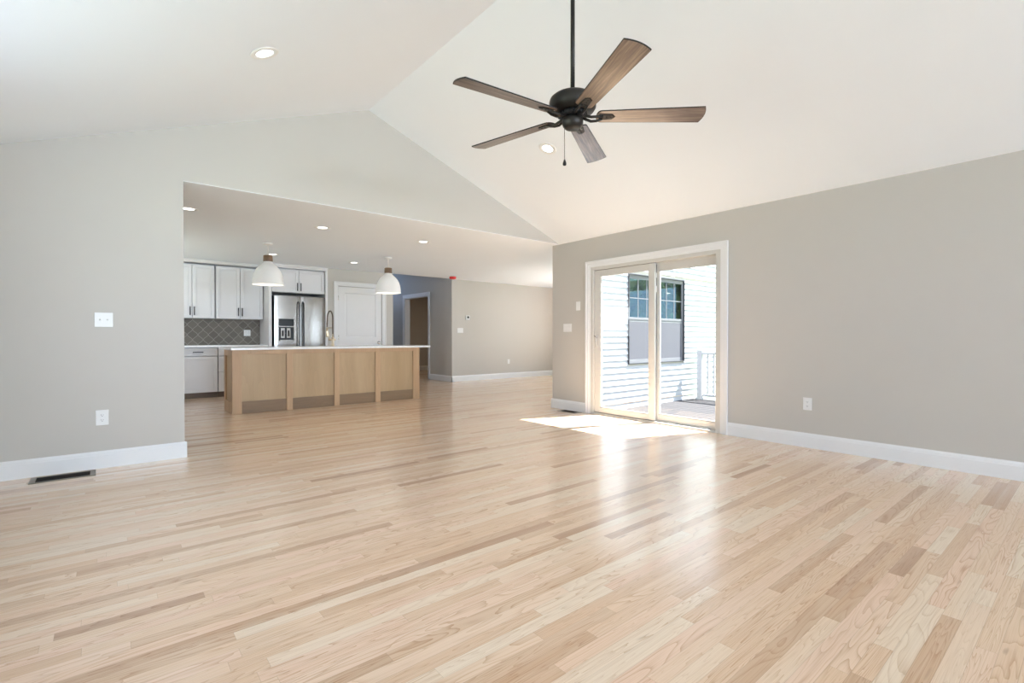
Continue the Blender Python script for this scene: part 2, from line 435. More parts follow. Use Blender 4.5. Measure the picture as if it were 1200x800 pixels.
r = MB(); r.box(6.37, 6.52, 10.1, 11.06, 0, 3.3); r.box(6.37, 6.52, 12.33, 14.05, 0, 3.3); r.box(6.37, 6.52, 11.06, 12.33, 2.12, 3.3)
struct('wall_hall_right', r, M['wall'])
struct('wall_hall_back', MB().box(4.7, 9.75, 14.05, 14.2, 0, 3.3), M['wall'])
struct('wall_bedroom_right', MB().box(9.6, 9.75, 10.1, 14.05, 0, 2.6), M['wall'])
struct('wall_dining_back', MB().box(6.37, 10.2, 9.95, 10.1, 0, 3.3), M['wall'])
r = MB(); r.box(10.05, 10.2, 5.2, 5.6, 0, 2.7); r.box(10.05, 10.2, 8.0, 9.95, 0, 2.7); r.box(10.05, 10.2, 5.6, 8.0, 0, 0.3); r.box(10.05, 10.2, 5.6, 8.0, 2.2, 2.7)
struct('wall_dining_right', r, M['wall'])

# dining room outside wall with its clapboard face towards the porch
W0, W1, WZ0, WZ1 = 6.845, 8.565, 0.60, 2.145
r = MB()
r.box(5.376, W0, 5.21, GT, -0.5, 2.75); r.box(W1, 10.05, 5.21, GT, -0.5, 2.75)
r.box(W0, W1, 5.21, GT, -0.5, WZ0); r.box(W0, W1, 5.21, GT, WZ1, 2.75)
struct('wall_dining_front', r, M['wall'])
r = MB(); CH = 0.102
z = -0.55
while z < 3.4:
    z1 = z + CH
    segs = [(5.38, 11.6)] if (z1 <= WZ0 or z >= WZ1) else [(5.38, W0 - 0.001), (W1 + 0.001, 11.6)]
    for a, b in segs:
        lo, hi = z, z1
        if (a, b) != (5.38, 11.6): lo, hi = max(z, WZ0 - 0.02), min(z1, WZ1 + 0.02)
        r.prism([(5.209, lo), (5.186, lo), (5.187, lo + 0.006), (5.203, hi), (5.209, hi)], 'x', a, b)
    z = z1
struct('wall_siding', r, M['siding'], label='white clapboard siding of the house wall on the porch')

# baseboards: a tall board with a stepped moulded top
BH = 0.139
BP = [(0, 0), (0.016, 0), (0.016, 0.105), (0.013, 0.112), (0.013, 0.118), (0.009, 0.128), (0.005, 0.133), (0.004, BH), (0, BH)]
def base_y(name, x0, x1, y, s=-1):     # board on a wall that faces -y (s=-1) or +y
    struct(name, MB().prism([(y + s * d, h) for d, h in BP], 'x', x0, x1), M['trim'])
def base_x(name, x, y0, y1, s=-1):
    struct(name, MB().prism([(x + s * d, h) for d, h in BP], 'y', y0, y1), M['trim'])
r = MB().prism([(GY - d, h) for d, h in BP], 'x', WL, XL + 0.016)
r.prism([(XL + d, h) for d, h in BP], 'y', GY, GT)
struct('baseboard_back', r, M['trim'])
base_x('baseboard_right', WX, RY, 2.634)
r = MB().prism([(WX - d, h) for d, h in BP], 'y', 4.687, GT + 0.016)
r.prism([(GT + d, h) for d, h in BP], 'x', WX, 6.2)
struct('baseboard_right', r, M['trim'])
base_x('baseboard_left', WL, RY, GY, 1)
base_y('baseboard_dining', 6.354, 10.05, 9.95)
base_x('baseboard_hall', 6.37, 9.934, 10.965)
base_y('baseboard_bedroom', 6.52, 9.6, 14.05)
base_y('baseboard_pantry', 4.705, 4.855, PW)

# ------------------------------------------------------------------ sliding glass door
d1 = struct_root('door_1', (WX, 3.66, 0), 'white framed sliding glass door open to the sunlit porch', 'door')
def casing_yz(mb, x, y0, y1, ztop, wd=0.085, s=-1):
    prof = [(0.0, 0.0), (0.0, 0.014), (0.25, 0.017), (0.55, 0.02), (0.85, 0.024), (1.0, 0.024), (1.0, 0.0)]
    for t0, t1, d0, d1_ in ((0, .3, .012, .014), (.3, .72, .014, .018), (.72, 1.0, .024, .024)):
        a, b = wd * t0, wd * t1; dep = max(d0, d1_)
        xs = sorted((x, x + s * dep))
        mb.box(xs[0], xs[1], y0 + wd - b, y0 + wd - a, 0, ztop - wd + a)
        mb.box(xs[0], xs[1], y1 - wd + a, y1 - wd + b, 0, ztop - wd + a)
        mb.box(xs[0], xs[1], y0 + wd - b, y1 - wd + b, ztop - wd + a, ztop - wd + b)
    return mb
obj('casing', casing_yz(MB(), WX, 2.634, 4.687, 2.115), M['trim'], d1, 0.003)
j = MB()
X0, X1 = WX - 0.008, 5.37
j.box(X0, X1, 4.545, 4.635, 0, 2.05); j.box(X0, X1, 2.685, 2.775, 0, 2.05); j.box(X0, X1, 2.775, 4.545, 1.985, 2.05)
j.box(WX + 0.055, WX + 0.062, 2.775, 4.545, 1.965, 1.985); j.box(WX + 0.055, WX + 0.062, 4.528, 4.545, 0.03, 1.985)
obj('jamb', j, M['vinyl'], d1, 0.003)
t = MB(); t.box(X0 + 0.0, X1 + 0.03, 2.775, 4.545, 0.0, 0.022); t.box(WX + 0.05, WX + 0.056, 2.775, 4.545, 0.022, 0.036); t.box(WX + 0.095, WX + 0.10, 2.775, 4.545, 0.022, 0.036)
obj('threshold', t, M['vinyl'], d1, 0.002)
def sash(x0, x1, y0, y1, z0, z1, st0, st1, bot, top):
    m = MB()
    m.box(x0, x1, y0, y0 + st0, z0, z1); m.box(x0, x1, y1 - st1, y1, z0, z1)
    m.box(x0, x1, y0 + st0, y1 - st1, z0, z0 + bot); m.box(x0, x1, y0 + st0, y1 - st1, z1 - top, z1)
    # glazing bead
    xm = (x0 + x1) / 2
    for a, b, c, d in ((y0 + st0, y0 + st0 + .012, z0 + bot, z1 - top), (y1 - st1 - .012, y1 - st1, z0 + bot, z1 - top)):
        m.box(xm - .011, xm + .011, a, b, c, d)
    m.box(xm - .011, xm + .011, y0 + st0, y1 - st1, z0 + bot, z0 + bot + .012); m.box(xm - .011, xm + .011, y0 + st0, y1 - st1, z1 - top - .012, z1 - top)
    return m
s1 = obj('sliding_panel', sash(WX + 0.012, WX + 0.048, 3.575, 4.54, 0.03, 1.98, 0.082, 0.098, 0.068, 0.075), M['vinyl'], d1, 0.003)
obj('glass_pane', MB().box(WX + 0.029, WX + 0.031, 3.657, 4.442, 0.098, 1.905), M['glass'], s1)
s2 = obj('fixed_panel', sash(WX + 0.062, WX + 0.098, 2.775, 3.635, 0.03, 1.975, 0.03, 0.085, 0.075, 0.085), M['vinyl'], d1, 0.003)
obj('glass_pane', MB().box(WX + 0.079, WX + 0.081, 2.805, 3.55, 0.105, 1.89), M['glass'], s2)
ws = MB()
ws.box(WX + 0.02, WX + 0.05, 4.5405, 4.5445, 0.03, 1.984); ws.box(WX + 0.02, WX + 0.05, 3.575, 4.5405, 1.9805, 1.9845)
ws.box(WX + 0.049, WX + 0.061, 3.578, 3.582, 0.036, 1.975); ws.box(WX + 0.066, WX + 0.094, 2.7755, 3.635, 1.9755, 1.9815); ws.box(WX + 0.02, WX + 0.05, 3.575, 4.54, 0.0225, 0.0295); ws.box(WX + 0.066, WX + 0.094, 2.776, 3.635, 0.0225, 0.0295)
wo = obj('weatherstrip', ws, M['strip'], d1); wo['label'] = 'thin dark grey weatherstrip'
h = MB(); hy = 4.487
h.box(WX + 0.004, WX + 0.013, hy - 0.016, hy + 0.016, 0.915, 1.10)
h.tube([(WX + 0.004, hy, 0.935), (WX - 0.03, hy - 0.012, 0.95), (WX - 0.042, hy - 0.014, 1.0), (WX - 0.042, hy - 0.014, 1.03), (WX - 0.03, hy - 0.012, 1.075), (WX + 0.004, hy, 1.085)], 0.008)
ho = obj('handle', h, M['vinyl'], s1); ho['label'] = 'white pull handle'
lk = MB().tube([(WX + 0.005, hy, 1.05), (WX - 0.012, hy + 0.01, 1.062), (WX - 0.03, hy + 0.022, 1.085)], 0.005, 8)
lo = obj('latch', lk, M['black'], s1); lo['label'] = 'small dark thumb latch'
sl_ = MB(); sl_.box(WX + 0.050, WX + 0.058, 3.578, 3.606, 1.60, 1.90); sl_.box(WX + 0.044, WX + 0.058, 3.572, 3.596, 1.62, 1.70); sl_.box(WX + 0.044, WX + 0.058, 3.57, 3.59, 1.80, 1.86)
obj('security_bar', sl_, M['plate'], s2, 0.003)

# ------------------------------------------------------------------ panelled pantry door
d2 = struct_root('door_2', (4.125, PW, 0), 'white two-panel pantry door right of the fridge, shut', 'door')
c = MB(); cw = 0.09
for t0, t1, dep in ((0, .3, .013), (.3, .75, .018), (.75, 1.0, .023)):
    a, b = cw * t0, cw * t1
    c.box(3.655 - b, 3.655 - a, PW - dep, PW, 0, 2.10 + a); c.box(4.597 + a, 4.597 + b, PW - dep, PW, 0, 2.10 + a)
    c.box(3.655 - b, 4.597 + b, PW - dep, PW, 2.10 + a, 2.10 + b)
obj('casing', c, M['trim'], d2, 0.003)
def panel_door(x0, x1, y, z0, z1, panels, th=0.035):
    m = MB(); xs = panels[0]
    m.box(x0, x0 + xs, y, y + th, z0, z1); m.box(x1 - xs, x1, y, y + th, z0, z1)
    zs = [z0] + [q for p in panels[1] for q in p] + [z1]
    for i in range(0, len(zs), 2): m.box(x0 + xs, x1 - xs, y, y + th, zs[i], zs[i + 1])
    for a, b in panels[1]:
        m.box(x0 + xs, x1 - xs, y + 0.011, y + th - 0.008, a, b)
        i = 0.012     # sloped moulding round the panel
        for p0, p1, p2, p3 in (((x0 + xs, a), (x1 - xs, a), (x1 - xs - i, a + i), (x0 + xs + i, a + i)), ((x0 + xs, b), (x1 - xs, b), (x1 - xs - i, b - i), (x0 + xs + i, b - i)),
                               ((x0 + xs, a), (x0 + xs, b), (x0 + xs + i, b - i), (x0 + xs + i, a + i)), ((x1 - xs, a), (x1 - xs, b), (x1 - xs - i, b - i), (x1 - xs - i, a + i))):
            v = [m.bm.verts.new((p[0], yy, p[1])) for p, yy in ((p0, y + .002), (p1, y + .002), (p2, y + .011), (p3, y + .011))]
            m.bm.faces.new(v)
        m.box(x0 + xs + .05, x1 - xs - .05, y + 0.006, y + th - 0.008, a + .05, b - .05)
    return m
sb = obj('door_slab', panel_door(3.662, 4.592, PW + 0.004, 0.008, 2.093, (0.13, ((0.17, 0.86), (1.06, 1.965)))), M['trim'], d2)
kb = MB().lathe([(0.0, -0.062), (0.012, -0.062), (0.026, -0.052), (0.029, -0.042), (0.024, -0.03), (0.011, -0.024), (0.011, -0.008), (0.032, -0.006), (0.032, 0.0)], (4.523, PW + 0.004, 0.945), 24, True, 'y')
ko = obj('door_knob', kb, M['chrome'], sb); ko['label'] = 'round satin nickel door knob'
for hz in (0.22, 1.06, 1.86):
    hh = MB(); hh.box(3.652, 3.664, PW - 0.006, PW + 0.004, hz - 0.045, hz + 0.045); hh.tube([(3.657, PW - 0.008, hz - 0.05), (3.657, PW - 0.008, hz + 0.05)], 0.006, 8)
    obj('hinge', hh, M['chrome'], d2)

# white casing of the doorway in the dark hall
c = MB(); casing_yz(c, 6.37, 10.967, 12.425, 2.215, 0.09)
c.box(6.37, 6.52, 11.057, 11.075, 0, 2.125); c.box(6.37, 6.52, 12.317, 12.335, 0, 2.125); c.box(6.37, 6.52, 11.075, 12.317, 2.107, 2.125)
struct('trim_1', c, M['trim'], 0.003, 'white casing round the hall doorway')

# ------------------------------------------------------------------ porch outside
r = MB(); y = -3.0
while y < 5.17:
    r.box(5.40, 8.92, y, min(y + 0.135, 5.18), -0.165, -0.135); y += 0.14
r.box(5.40, 8.92, -3.0, 5.18, -0.5, -0.166)
struct('deck', r, M['deck'], label='pale grey porch boards outside the glass door')
struct('ground', MB().box(-30, 60, -60, 40, -0.75, -0.55), M['ground'])

w1 = struct_root('window_1', (7.705, 5.2, WZ0), 'twin double-hung windows in the white siding outside the glass door', 'window')
f = MB(); FY0, FY1 = 5.172, 5.30; mid = (W0 + W1) / 2; FW = 0.018
f.box(W0, W0 + FW, FY0, FY1, WZ0, WZ1); f.box(W1 - FW, W1, FY0, FY1, WZ0, WZ1); f.box(mid - FW, mid + FW, FY0, FY1, WZ0, WZ1)
for a, b in ((W0 + FW, mid - FW), (mid + FW, W1 - FW)):
    f.box(a, b, FY0, FY1, WZ0, WZ0 + FW); f.box(a, b, FY0, FY1, WZ1 - FW, WZ1)
obj('window_frame', f, M['winframe'], w1, 0.002)
for a, b in ((W0 + FW, mid - FW), (mid + FW, W1 - FW)):
    zm = 1.385
    u = MB()
    for p in ((a, a + .035, zm - .02, WZ1 - FW), (b - .035, b, zm - .02, WZ1 - FW), (a + .035, b - .035, zm - .02, zm + .02), (a + .035, b - .035, WZ1 - .075, WZ1 - FW)):
        u.box(p[0], p[1], 5.20, 5.235, p[2], p[3])
    us = obj('upper_sash', u, M['grille'], w1, 0.002)
    obj('glass_pane', MB().box(a + .035, b - .035, 5.216, 5.22, zm + .02, WZ1 - .075), M['winglass'], us)
    g = MB(); xx = [a + .035 + (b - a - .07) * k / 3 for k in (1, 2)]; zg = (zm + .02 + WZ1 - .075) / 2
    for q in xx: g.box(q - .008, q + .008, 5.209, 5.216, zm + .02, WZ1 - .075)
    g.box(a + .035, b - .035, 5.208, 5.216, zg - .008, zg + .008)
    obj('grille', g, M['grille'], us)
    lw = MB()
    for p in ((a, a + .035, WZ0 + FW, zm - .02), (b - .035, b, WZ0 + FW, zm - .02), (a + .035, b - .035, WZ0 + FW, WZ0 + .08), (a + .035, b - .035, zm - .06, zm - .02)):
        lw.box(p[0], p[1], 5.205, 5.24, p[2], p[3])
    ls = obj('lower_sash', lw, M['grille'], w1, 0.002)
    obj('insect_screen', MB().box(a + .03, b - .03, 5.206, 5.209, WZ0 + .075, zm - .05), M['screen'], ls)
    obj('glass_pane', MB().box(a + .035, b - .035, 5.226, 5.23, WZ0 + .08, zm - .06), M['winglass'], ls)

rl = thing('porch_railing', 'white porch railing with square post and slim balusters by the siding', 'railing', (8.84, 5.0, -0.135))
DZ = -0.135
for py in (5.0, 3.2):
    p = MB(); p.box(8.79, 8.89, py - .05, py + .05, DZ, 0.80); p.box(8.78, 8.90, py - .06, py + .06, 0.80, 0.815)
    p.prism([(8.782, 0.815), (8.898, 0.815), (8.84, 0.85)], 'y', py - .058, py + .058); p.box(8.775, 8.905, py - .065, py + .065, DZ, DZ + 0.04)
    obj('post', p, M['siding'], rl, 0.004)
obj('top_rail', MB().box(8.80, 8.88, 3.25, 4.95, 0.735, 0.775), M['siding'], rl, 0.006)
obj('bottom_rail', MB().box(8.815, 8.865, 3.25, 4.95, DZ + .07, DZ + .11), M['siding'], rl, 0.006)
yy = 4.85
while yy > 3.3:
    obj('baluster', MB().box(8.825, 8.857, yy - .016, yy + .016, DZ + .11, 0.735), M['siding'], rl, 0.003); yy -= 0.118

def tree(loc, hgt, rad, seed, label):
    rnd = random.Random(seed)
    t = thing('tree', label, 'tree', loc, 0, 'trees in the yard, seen only as reflections')
    obj('trunk', MB().tube([(0, 0, 0), (0.05, 0, hgt * .3), (0.0, 0.08, hgt * .6)], [0.2, 0.15, 0.08]), M['bark'], t, local=True)
    m = MB()
    for k in range(26):
        a = rnd.uniform(0, 2 * PI); q = rnd.uniform(0, 1) ** .6; zz = rnd.uniform(.3, 1.0)
        c = Vector((math.cos(a) * q * rad * (1.2 - .7 * zz), math.sin(a) * q * rad * (1.2 - .7 * zz), hgt * zz))
        res = bmesh.ops.create_icosphere(m.bm, subdivisions=3, radius=rad * rnd.uniform(.3, .5), matrix=Matrix.Translation(c))
        for v in res['verts']:
            v.co += (v.co - c) * rnd.uniform(-.28, .28)
    obj('crown', m, M['leaf'], t, local=True)
tree((16.6, -2.0, -0.55), 6.0, 1.9, 1, 'leafy green tree mirrored in the left porch window pane')
tree((23.0, -4.6, -0.55), 7.0, 2.3, 2, 'taller green tree mirrored in the right porch window pane')

# ------------------------------------------------------------------ kitchen: island
ISY = 7.635
isl = thing('kitchen_island', 'long maple-stained island base with recessed panels under a white top', 'kitchen island', (2.78, 7.93, 0))
b = MB(); b.box(1.365, 4.20, ISY + 0.022, 8.23, 0.0, 0.884)
obj('body', b, M['islp'], isl)
for a, c_ in ((1.345, 1.462), (2.048, 2.13), (2.744, 2.824), (3.416, 3.50), (4.10, 4.221)):
    obj('stile', MB().box(a, c_, ISY, ISY + 0.024, 0.0, 0.884), M['isl'], isl, 0.002)
for a, c_ in ((1.462, 2.048), (2.13, 2.744), (2.824, 3.416), (3.50, 4.10)):
    obj('top_rail', MB().box(a, c_, ISY + .001, ISY + 0.024, 0.825, 0.884), M['isl'], isl, 0.002)
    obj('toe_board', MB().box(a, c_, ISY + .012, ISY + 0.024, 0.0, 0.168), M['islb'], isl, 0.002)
# framed end panels
for xs, xe in ((1.345, 1.367), (4.199, 4.221)):
    e = MB(); e.box(xs, xe, ISY + .024, ISY + .10, 0, .884); e.box(xs, xe, 8.14, 8.23, 0, .884)
    e.box(xs, xe, ISY + .10, 8.14, .80, .884); e.box(xs, xe, ISY + .10, 8.14, 0, .165)
    obj('end_panel', e, M['isl'], isl, 0.002)
tag(obj('island_worktop', MB().box(1.325, 4.425, 7.605, 8.56, 0.885, 0.917), M['quartz'], None, 0.003), 'long white quartz slab lying on the wooden island', 'countertop')

# pull-down faucet standing on the island
FX, FY = 2.86, 8.03
fa = thing('kitchen_faucet', 'bronze and brass spring-neck kitchen faucet standing on the island worktop', 'faucet', (FX, FY, 0.917))
obj('base', MB().lathe([(0.0, 0), (0.03, 0), (0.03, 0.008), (0.022, 0.014), (0.02, 0.06), (0.02, 0.14), (0.014, 0.15), (0.0, 0.15)]), M['gold'], fa, local=True)
bo = MB(); bo.tube([(-0.06, 0, 0.105), (0.04, 0, 0.105)], 0.017); bo.tube([(-0.062, 0, 0.09), (-0.066, -0.01, 0.15), (-0.07, -0.014, 0.185)], 0.006, 8)
obj('valve_handle', bo, M['gold'], fa, local=True)
obj('riser', MB().tube([(0, 0, 0.14), (0, 0, 0.42)], 0.0085), M['gold'], fa, local=True)
arc = [(0, 0, 0.20), (0, 0, 0.38)] + [(0, 0.125 - 0.125 * math.cos(a), 0.46 + 0.115 * math.sin(a)) for a in [k * PI / 10 for k in range(0, 10)]] + [(0, 0.25, 0.43), (0, 0.262, 0.36), (0, 0.268, 0.31)]
coil = MB(); P_ = [Vector(p) for p in arc]
# helical spring wound round the neck
path = []
for i in range(len(P_) - 1):
    for q in range(8): path.append(P_[i].lerp(P_[i + 1], q / 8))
coil.tube(path, 0.0095, 10)
hel = []; acc = 0.0
for i, p in enumerate(path[:-1]):
    d = (path[i + 1] - p); L = d.length; dn = d.normalized(); u = Vector((1, 0, 0)); v = dn.cross(u)
    st = max(2, int(L / 0.0022))
    for q in range(st):
        a = acc * 2 * PI / 0.011; acc += L / st
        hel.append(p + d * (q / st) + (u * math.cos(a) + v * math.sin(a)) * 0.0108)
coil.tube(hel, 0.0024, 5)
obj('spring_neck', coil, M['antique'], fa, local=True)
obj('spray_head', MB().lathe([(0.0, 0.15), (0.018, 0.15), (0.021, 0.17), (0.018, 0.24), (0.014, 0.31), (0.0, 0.31)], (0, 0.268, 0)), M['gold'], fa, local=True)
obj('support_arm', MB().tube([(0, 0, 0.30), (0, 0.255, 0.30)], 0.006, 8), M['gold'], fa, local=True)

# ------------------------------------------------------------------ kitchen: wall run
def shaker(mb, x0, x1, y, z0, z1, rail=0.055, th=0.07):
    mb.box(x0, x0 + rail, y, y + th, z0, z1); mb.box(x1 - rail, x1, y, y + th, z0, z1)
    mb.box(x0 + rail, x1 - rail, y, y + th, z0, z0 + rail); mb.box(x0 + rail, x1 - rail, y, y + th, z1 - rail, z1)
    mb.box(x0 + rail, x1 - rail, y + 0.013, y + th, z0 + rail, z1 - rail)
    return mb
def bar_handle(x, y, z, L, vertical):
    m = MB(); h_ = L / 2
    if vertical:
        m.tube([(x, y - .028, z - h_), (x, y - .028, z + h_)], 0.008, 8)
        for q in (-h_ * .75, h_ * .75): m.tube([(x, y, z + q), (x, y - .028, z + q)], 0.005, 8)
    else:
        m.tube([(x - h_, y - .028, z), (x + h_, y - .028, z)], 0.008, 8)
        for q in (-h_ * .75, h_ * .75): m.tube([(x + q, y, z), (x + q, y - .028, z)], 0.005, 8)
    return m
def add_handle(par, *a):
    o = obj('handle', bar_handle(*a), M['black'], par); o['label'] = 'matte black bar handle'

UY, UZ0, UZ1 = 10.31, 1.40, 2.375
def upper(name, label, x0, x1, y, z0, z1, hz, group=None):
    u = thing(name, label, 'cabinet', ((x0 + x1) / 2, y + .02, z0), 0, group)
    obj('body', MB().box(x0, x1, y + 0.0705, 10.635, z0, z1), M['cab'], u)
    m_ = (x0 + x1) / 2
    for a, b_, s in ((x0 + .008, m_ - .0035, -1), (m_ + .0035, x1 - .008, 1)):
        d = obj('door', shaker(MB(), a, b_, y, z0 + .004, z1 - .025), M['cab'], u, 0.002)
        add_handle(d, m_ + s * 0.032, y, hz, 0.15, True)
    return u
upper('wall_cabinet', 'white two-door wall cabinet against the opening edge, left of the other', 0.845, 1.548, UY, UZ0, UZ1, 1.53, 'white wall cabinets over the backsplash')
upper('wall_cabinet', 'white two-door wall cabinet directly left of the tall fridge panel', 1.556, 2.350, UY, UZ0, UZ1, 1.53, 'white wall cabinets over the backsplash')
fc = upper('fridge_cabinet', 'white two-door cabinet bridging over the stainless refrigerator with tall side panels', 2.412, 3.392, 9.97, 1.915, UZ1, 2.03)
obj('end_panel', MB().box(2.357, 2.409, 9.95, 10.635, 0, UZ1), M['cab'], fc, 0.002)
obj('end_panel', MB().box(3.396, 3.438, 9.93, 10.635, 0, UZ1), M['cab'], fc, 0.002)
CP = [(0, 0), (0.012, 0), (0.012, 0.012), (0.022, 0.024), (0.034, 0.045), (0.038, 0.055), (0.038, 0.066), (0, 0.066)]
r = MB().prism([(UY + .002 - d, UZ1 - .002 + h) for d, h in CP], 'x', 0.843, 2.355)
r.prism([(9.948 - d, UZ1 - .002 + h) for d, h in CP], 'x', 2.318, 3.44)
r.prism([(2.357 - d, UZ1 - .002 + h) for d, h in CP], 'y', 9.912, 10.31)
r.box(0.845, 2.35, UY + .002, 10.3, UZ1 + .001, EAVE - .002); r.box(2.36, 3.44, 9.948, 10.3, UZ1 + .001, EAVE - .002)
struct('trim_2', r, M['cab'], 0, 'white crown moulding along the top of the cabinets')

BYF = 10.03
def base_cab(label, x0, x1, drawers, door):
    u = thing('base_cabinet', label, 'cabinet', ((x0 + x1) / 2, 10.3, 0), 0, 'white base cabinets along the back wall')
    obj('body', MB().box(x0, x1, BYF + .0705, 10.635, 0.095, 0.884), M['cab'], u)
    obj('toe_kick', MB().box(x0, x1, BYF + .075, 10.60, 0.0, 0.095), M['toe'], u)
    for z0, z1 in drawers:
        d = MB()
        shaker(d, x0 + .006, x1 - .006, BYF, z0, z1, 0.032 if z1 - z0 < .16 else 0.05)
        d = obj('drawer', d, M['cab'], u, 0.002)
        add_handle(d, (x0 + x1) / 2, BYF, (z0 + z1) / 2 if z1 - z0 < .16 else z1 - .07, 0.155, False)
    if door:
        d = obj('door', shaker(MB(), x0 + .006, x1 - .006, BYF, door[0], door[1]), M['cab'], u, 0.002)
        add_handle(d, x0 + .04, BYF, door[1] - .12, 0.15, True)
base_cab('white base cabinet with one drawer over a door, at the opening edge', 0.947, 1.543, ((0.738, 0.868),), (0.10, 0.724))
base_cab('white three-drawer base cabinet mostly hidden behind the island left end', 1.549, 2.352, ((0.738, 0.868), (0.452, 0.724), (0.10, 0.438)), None)
tag(obj('worktop', MB().box(0.925, 2.355, 10.0, 10.635, 0.886, 0.92), M['quartz'], None, 0.003), 'white quartz counter slab under the tiled backsplash', 'countertop')
struct('trim_3', MB().box(0.845, 2.355, 10.625, 10.64, 0.921, 1.398), M['tile'], 0, 'grey lantern-tile backsplash between counter and wall cabinets')

# refrigerator
fr = thing('refrigerator', 'stainless french-door refrigerator with dark ice and water dispenser', 'refrigerator', (2.92, 10.0, 0))
obj('body', MB().box(2.447, 3.392, 10.005, 10.62, 0.02, 1.86), M['black'], fr, 0.004)
for a, b_, lab in ((2.449, 2.917, 0), (2.923, 3.391, 1)):
    n = 8; top = []; bot = []
    m = MB(); ptsf = []
    for k in range(n + 1):                     # gently bowed door front
        tt = k / n; ptsf.append((a + (b_ - a) * tt, 9.945 - 0.005 * math.sin(PI * tt) ** .6))
    m.prism(ptsf + [(b_, 10.0), (a, 10.0)], 'z', 0.66, 1.85)
    d = obj('door', m, M['steel'], fr, 0.003)
    hx = b_ - .038 if lab == 0 else a + .038
    hm = MB().tube([(hx, 9.935, 0.74), (hx, 9.885, 0.77), (hx, 9.88, 0.86), (hx, 9.88, 1.62), (hx, 9.885, 1.71), (hx, 9.935, 1.74)], 0.0125, 10)
    ho = obj('handle', hm, M['black'], d); ho['label'] = 'dark vertical bar handle'
    if lab == 0:
        q = MB(); q.box(2.528, 2.795, 9.926, 9.94, 1.275, 1.41); q.box(2.528, 2.795, 9.926, 9.94, 1.0, 1.255)
        do = obj('dispenser', q, M['disp'], d); do['label'] = 'black ice and water dispenser'
        q = MB(); q.box(2.545, 2.775, 9.915, 9.927, 0.99, 1.012); q.box(2.56, 2.625, 9.918, 9.927, 1.05, 1.235); q.box(2.665, 2.73, 9.918, 9.927, 1.05, 1.235)
        q.box(2.521, 2.802, 9.92, 9.934, 1.257, 1.273)
        q2 = obj('dispenser_trim', q, M['steel'], d)
        for qx in (2.578, 2.683): obj('paddle', MB().box(qx, qx + .029, 9.912, 9.919, 1.08, 1.19), M['slot'], d)
obj('freezer_drawer', MB().box(2.449, 3.391, 9.94, 10.0, 0.08, 0.65), M['steel'], fr, 0.003)

# ------------------------------------------------------------------ pendant lamps
def pendant():
    t = thing('pendant_lamp', 'lit white dome pendant lamp with wood collar over the left half of the island', 'pendant lamp', (1.853, 7.85, 1.83), 0, 'dome pendants over the island')
    H = 2.44 - 1.83
    obj('canopy', MB().lathe([(0.0, H), (0.062, H), (0.062, H - .012), (0.05, H - .024), (0.012, H - .028), (0.0, H - .028)]), M['shade'], t, local=True)
    obj('cord', MB().tube([(0, 0, H - .028), (0, 0, 0.435)], 0.0045, 8), M['cord'], t, local=True)
    obj('wood_collar', MB().lathe([(0.0, 0.43), (0.052, 0.43), (0.062, 0.424), (0.065, 0.345), (0.055, 0.335), (0.0, 0.335)]), M['band'], t, local=True)
    R = 0.208
    outer = [(0.057, 0.345), (0.06, 0.325), (0.075, 0.31)] + [(R * math.sin(a) ** .85 * 1.0, 0.30 * math.cos(a) ** .95 + 0.012) for a in [PI / 2 * k / 14 for k in range(4, 14)]] + [(R, 0.012), (R + .004, 0.004), (R + .003, 0.0)]
    outer = [p for i, p in enumerate(outer) if i < 3 or p[0] > 0.085]
    inner = [(max(r_ - .006, 0.04), z_ - .003 if z_ > .02 else z_) for r_, z_ in outer][::-1]
    s = obj('shade', MB().lathe(outer + inner, n=48), M['shade'], t, local=True)
    obj('bulb', MB().lathe([(0.0, 0.12), (0.025, 0.128), (0.04, 0.15), (0.04, 0.175), (0.028, 0.205), (0.015, 0.23), (0.014, 0.33), (0.0, 0.33)], n=20), M['bulb'], t, local=True)
    l = bpy.data.lights.new('bulb_light', 'POINT'); l.energy = PEND_W; l.color = (1, .9, .78); l.shadow_soft_size = 0.05
    lo_ = bpy.data.objects.new('bulb_light', l); COL.objects.link(lo_); lo_.parent = t; lo_.location = (0, 0, 0.08)
    return t
pa = pendant()
dup(pa, (3.745, 7.85, 1.815), 'lit white dome pendant lamp with wood collar over the right half of the island')

# ------------------------------------------------------------------ recessed lights
def downlight(loc, label, group, watts, tilt=None):
    t = thing('recessed_light', label, 'ceiling light', loc, 0, group)
    obj('trim_ring', MB().lathe([(0.058, 0.0), (0.058, -0.004), (0.088, -0.006), (0.094, -0.003), (0.095, 0.0)], n=40), M['plate'], t, local=True)
    obj('diffuser', MB().lathe([(0.0, -0.003), (0.03, -0.003), (0.0585, -0.002), (0.0585, 0.0), (0.0, 0.0)], n=40), M['lamp'], t, local=True)
    l = bpy.data.lights.new('lamp_light', 'AREA'); l.shape = 'DISK'; l.size = 0.11; l.energy = watts; l.color = (1, .95, .87)
    lo_ = bpy.data.objects.new('lamp_light', l); COL.objects.link(lo_); lo_.parent = t; lo_.location = (0, 0, -0.012)
    if tilt: t.rotation_euler = tilt
    return t
ang = math.atan(SLOPE)
zl = RZ + SLOPE * (0.868 - RX)
downlight((0.868, 3.747, zl - .001), 'lit recessed light in the left slope of the vaulted ceiling', 'lights in the vaulted ceiling', VAULT_W, (0, -ang, 0))
zr = RZ - SLOPE * (3.61 - RX)
downlight((3.61, 3.778, zr - .001), 'lit recessed light in the right ceiling slope beside the fan', 'lights in the vaulted ceiling', VAULT_W, (0, ang, 0))
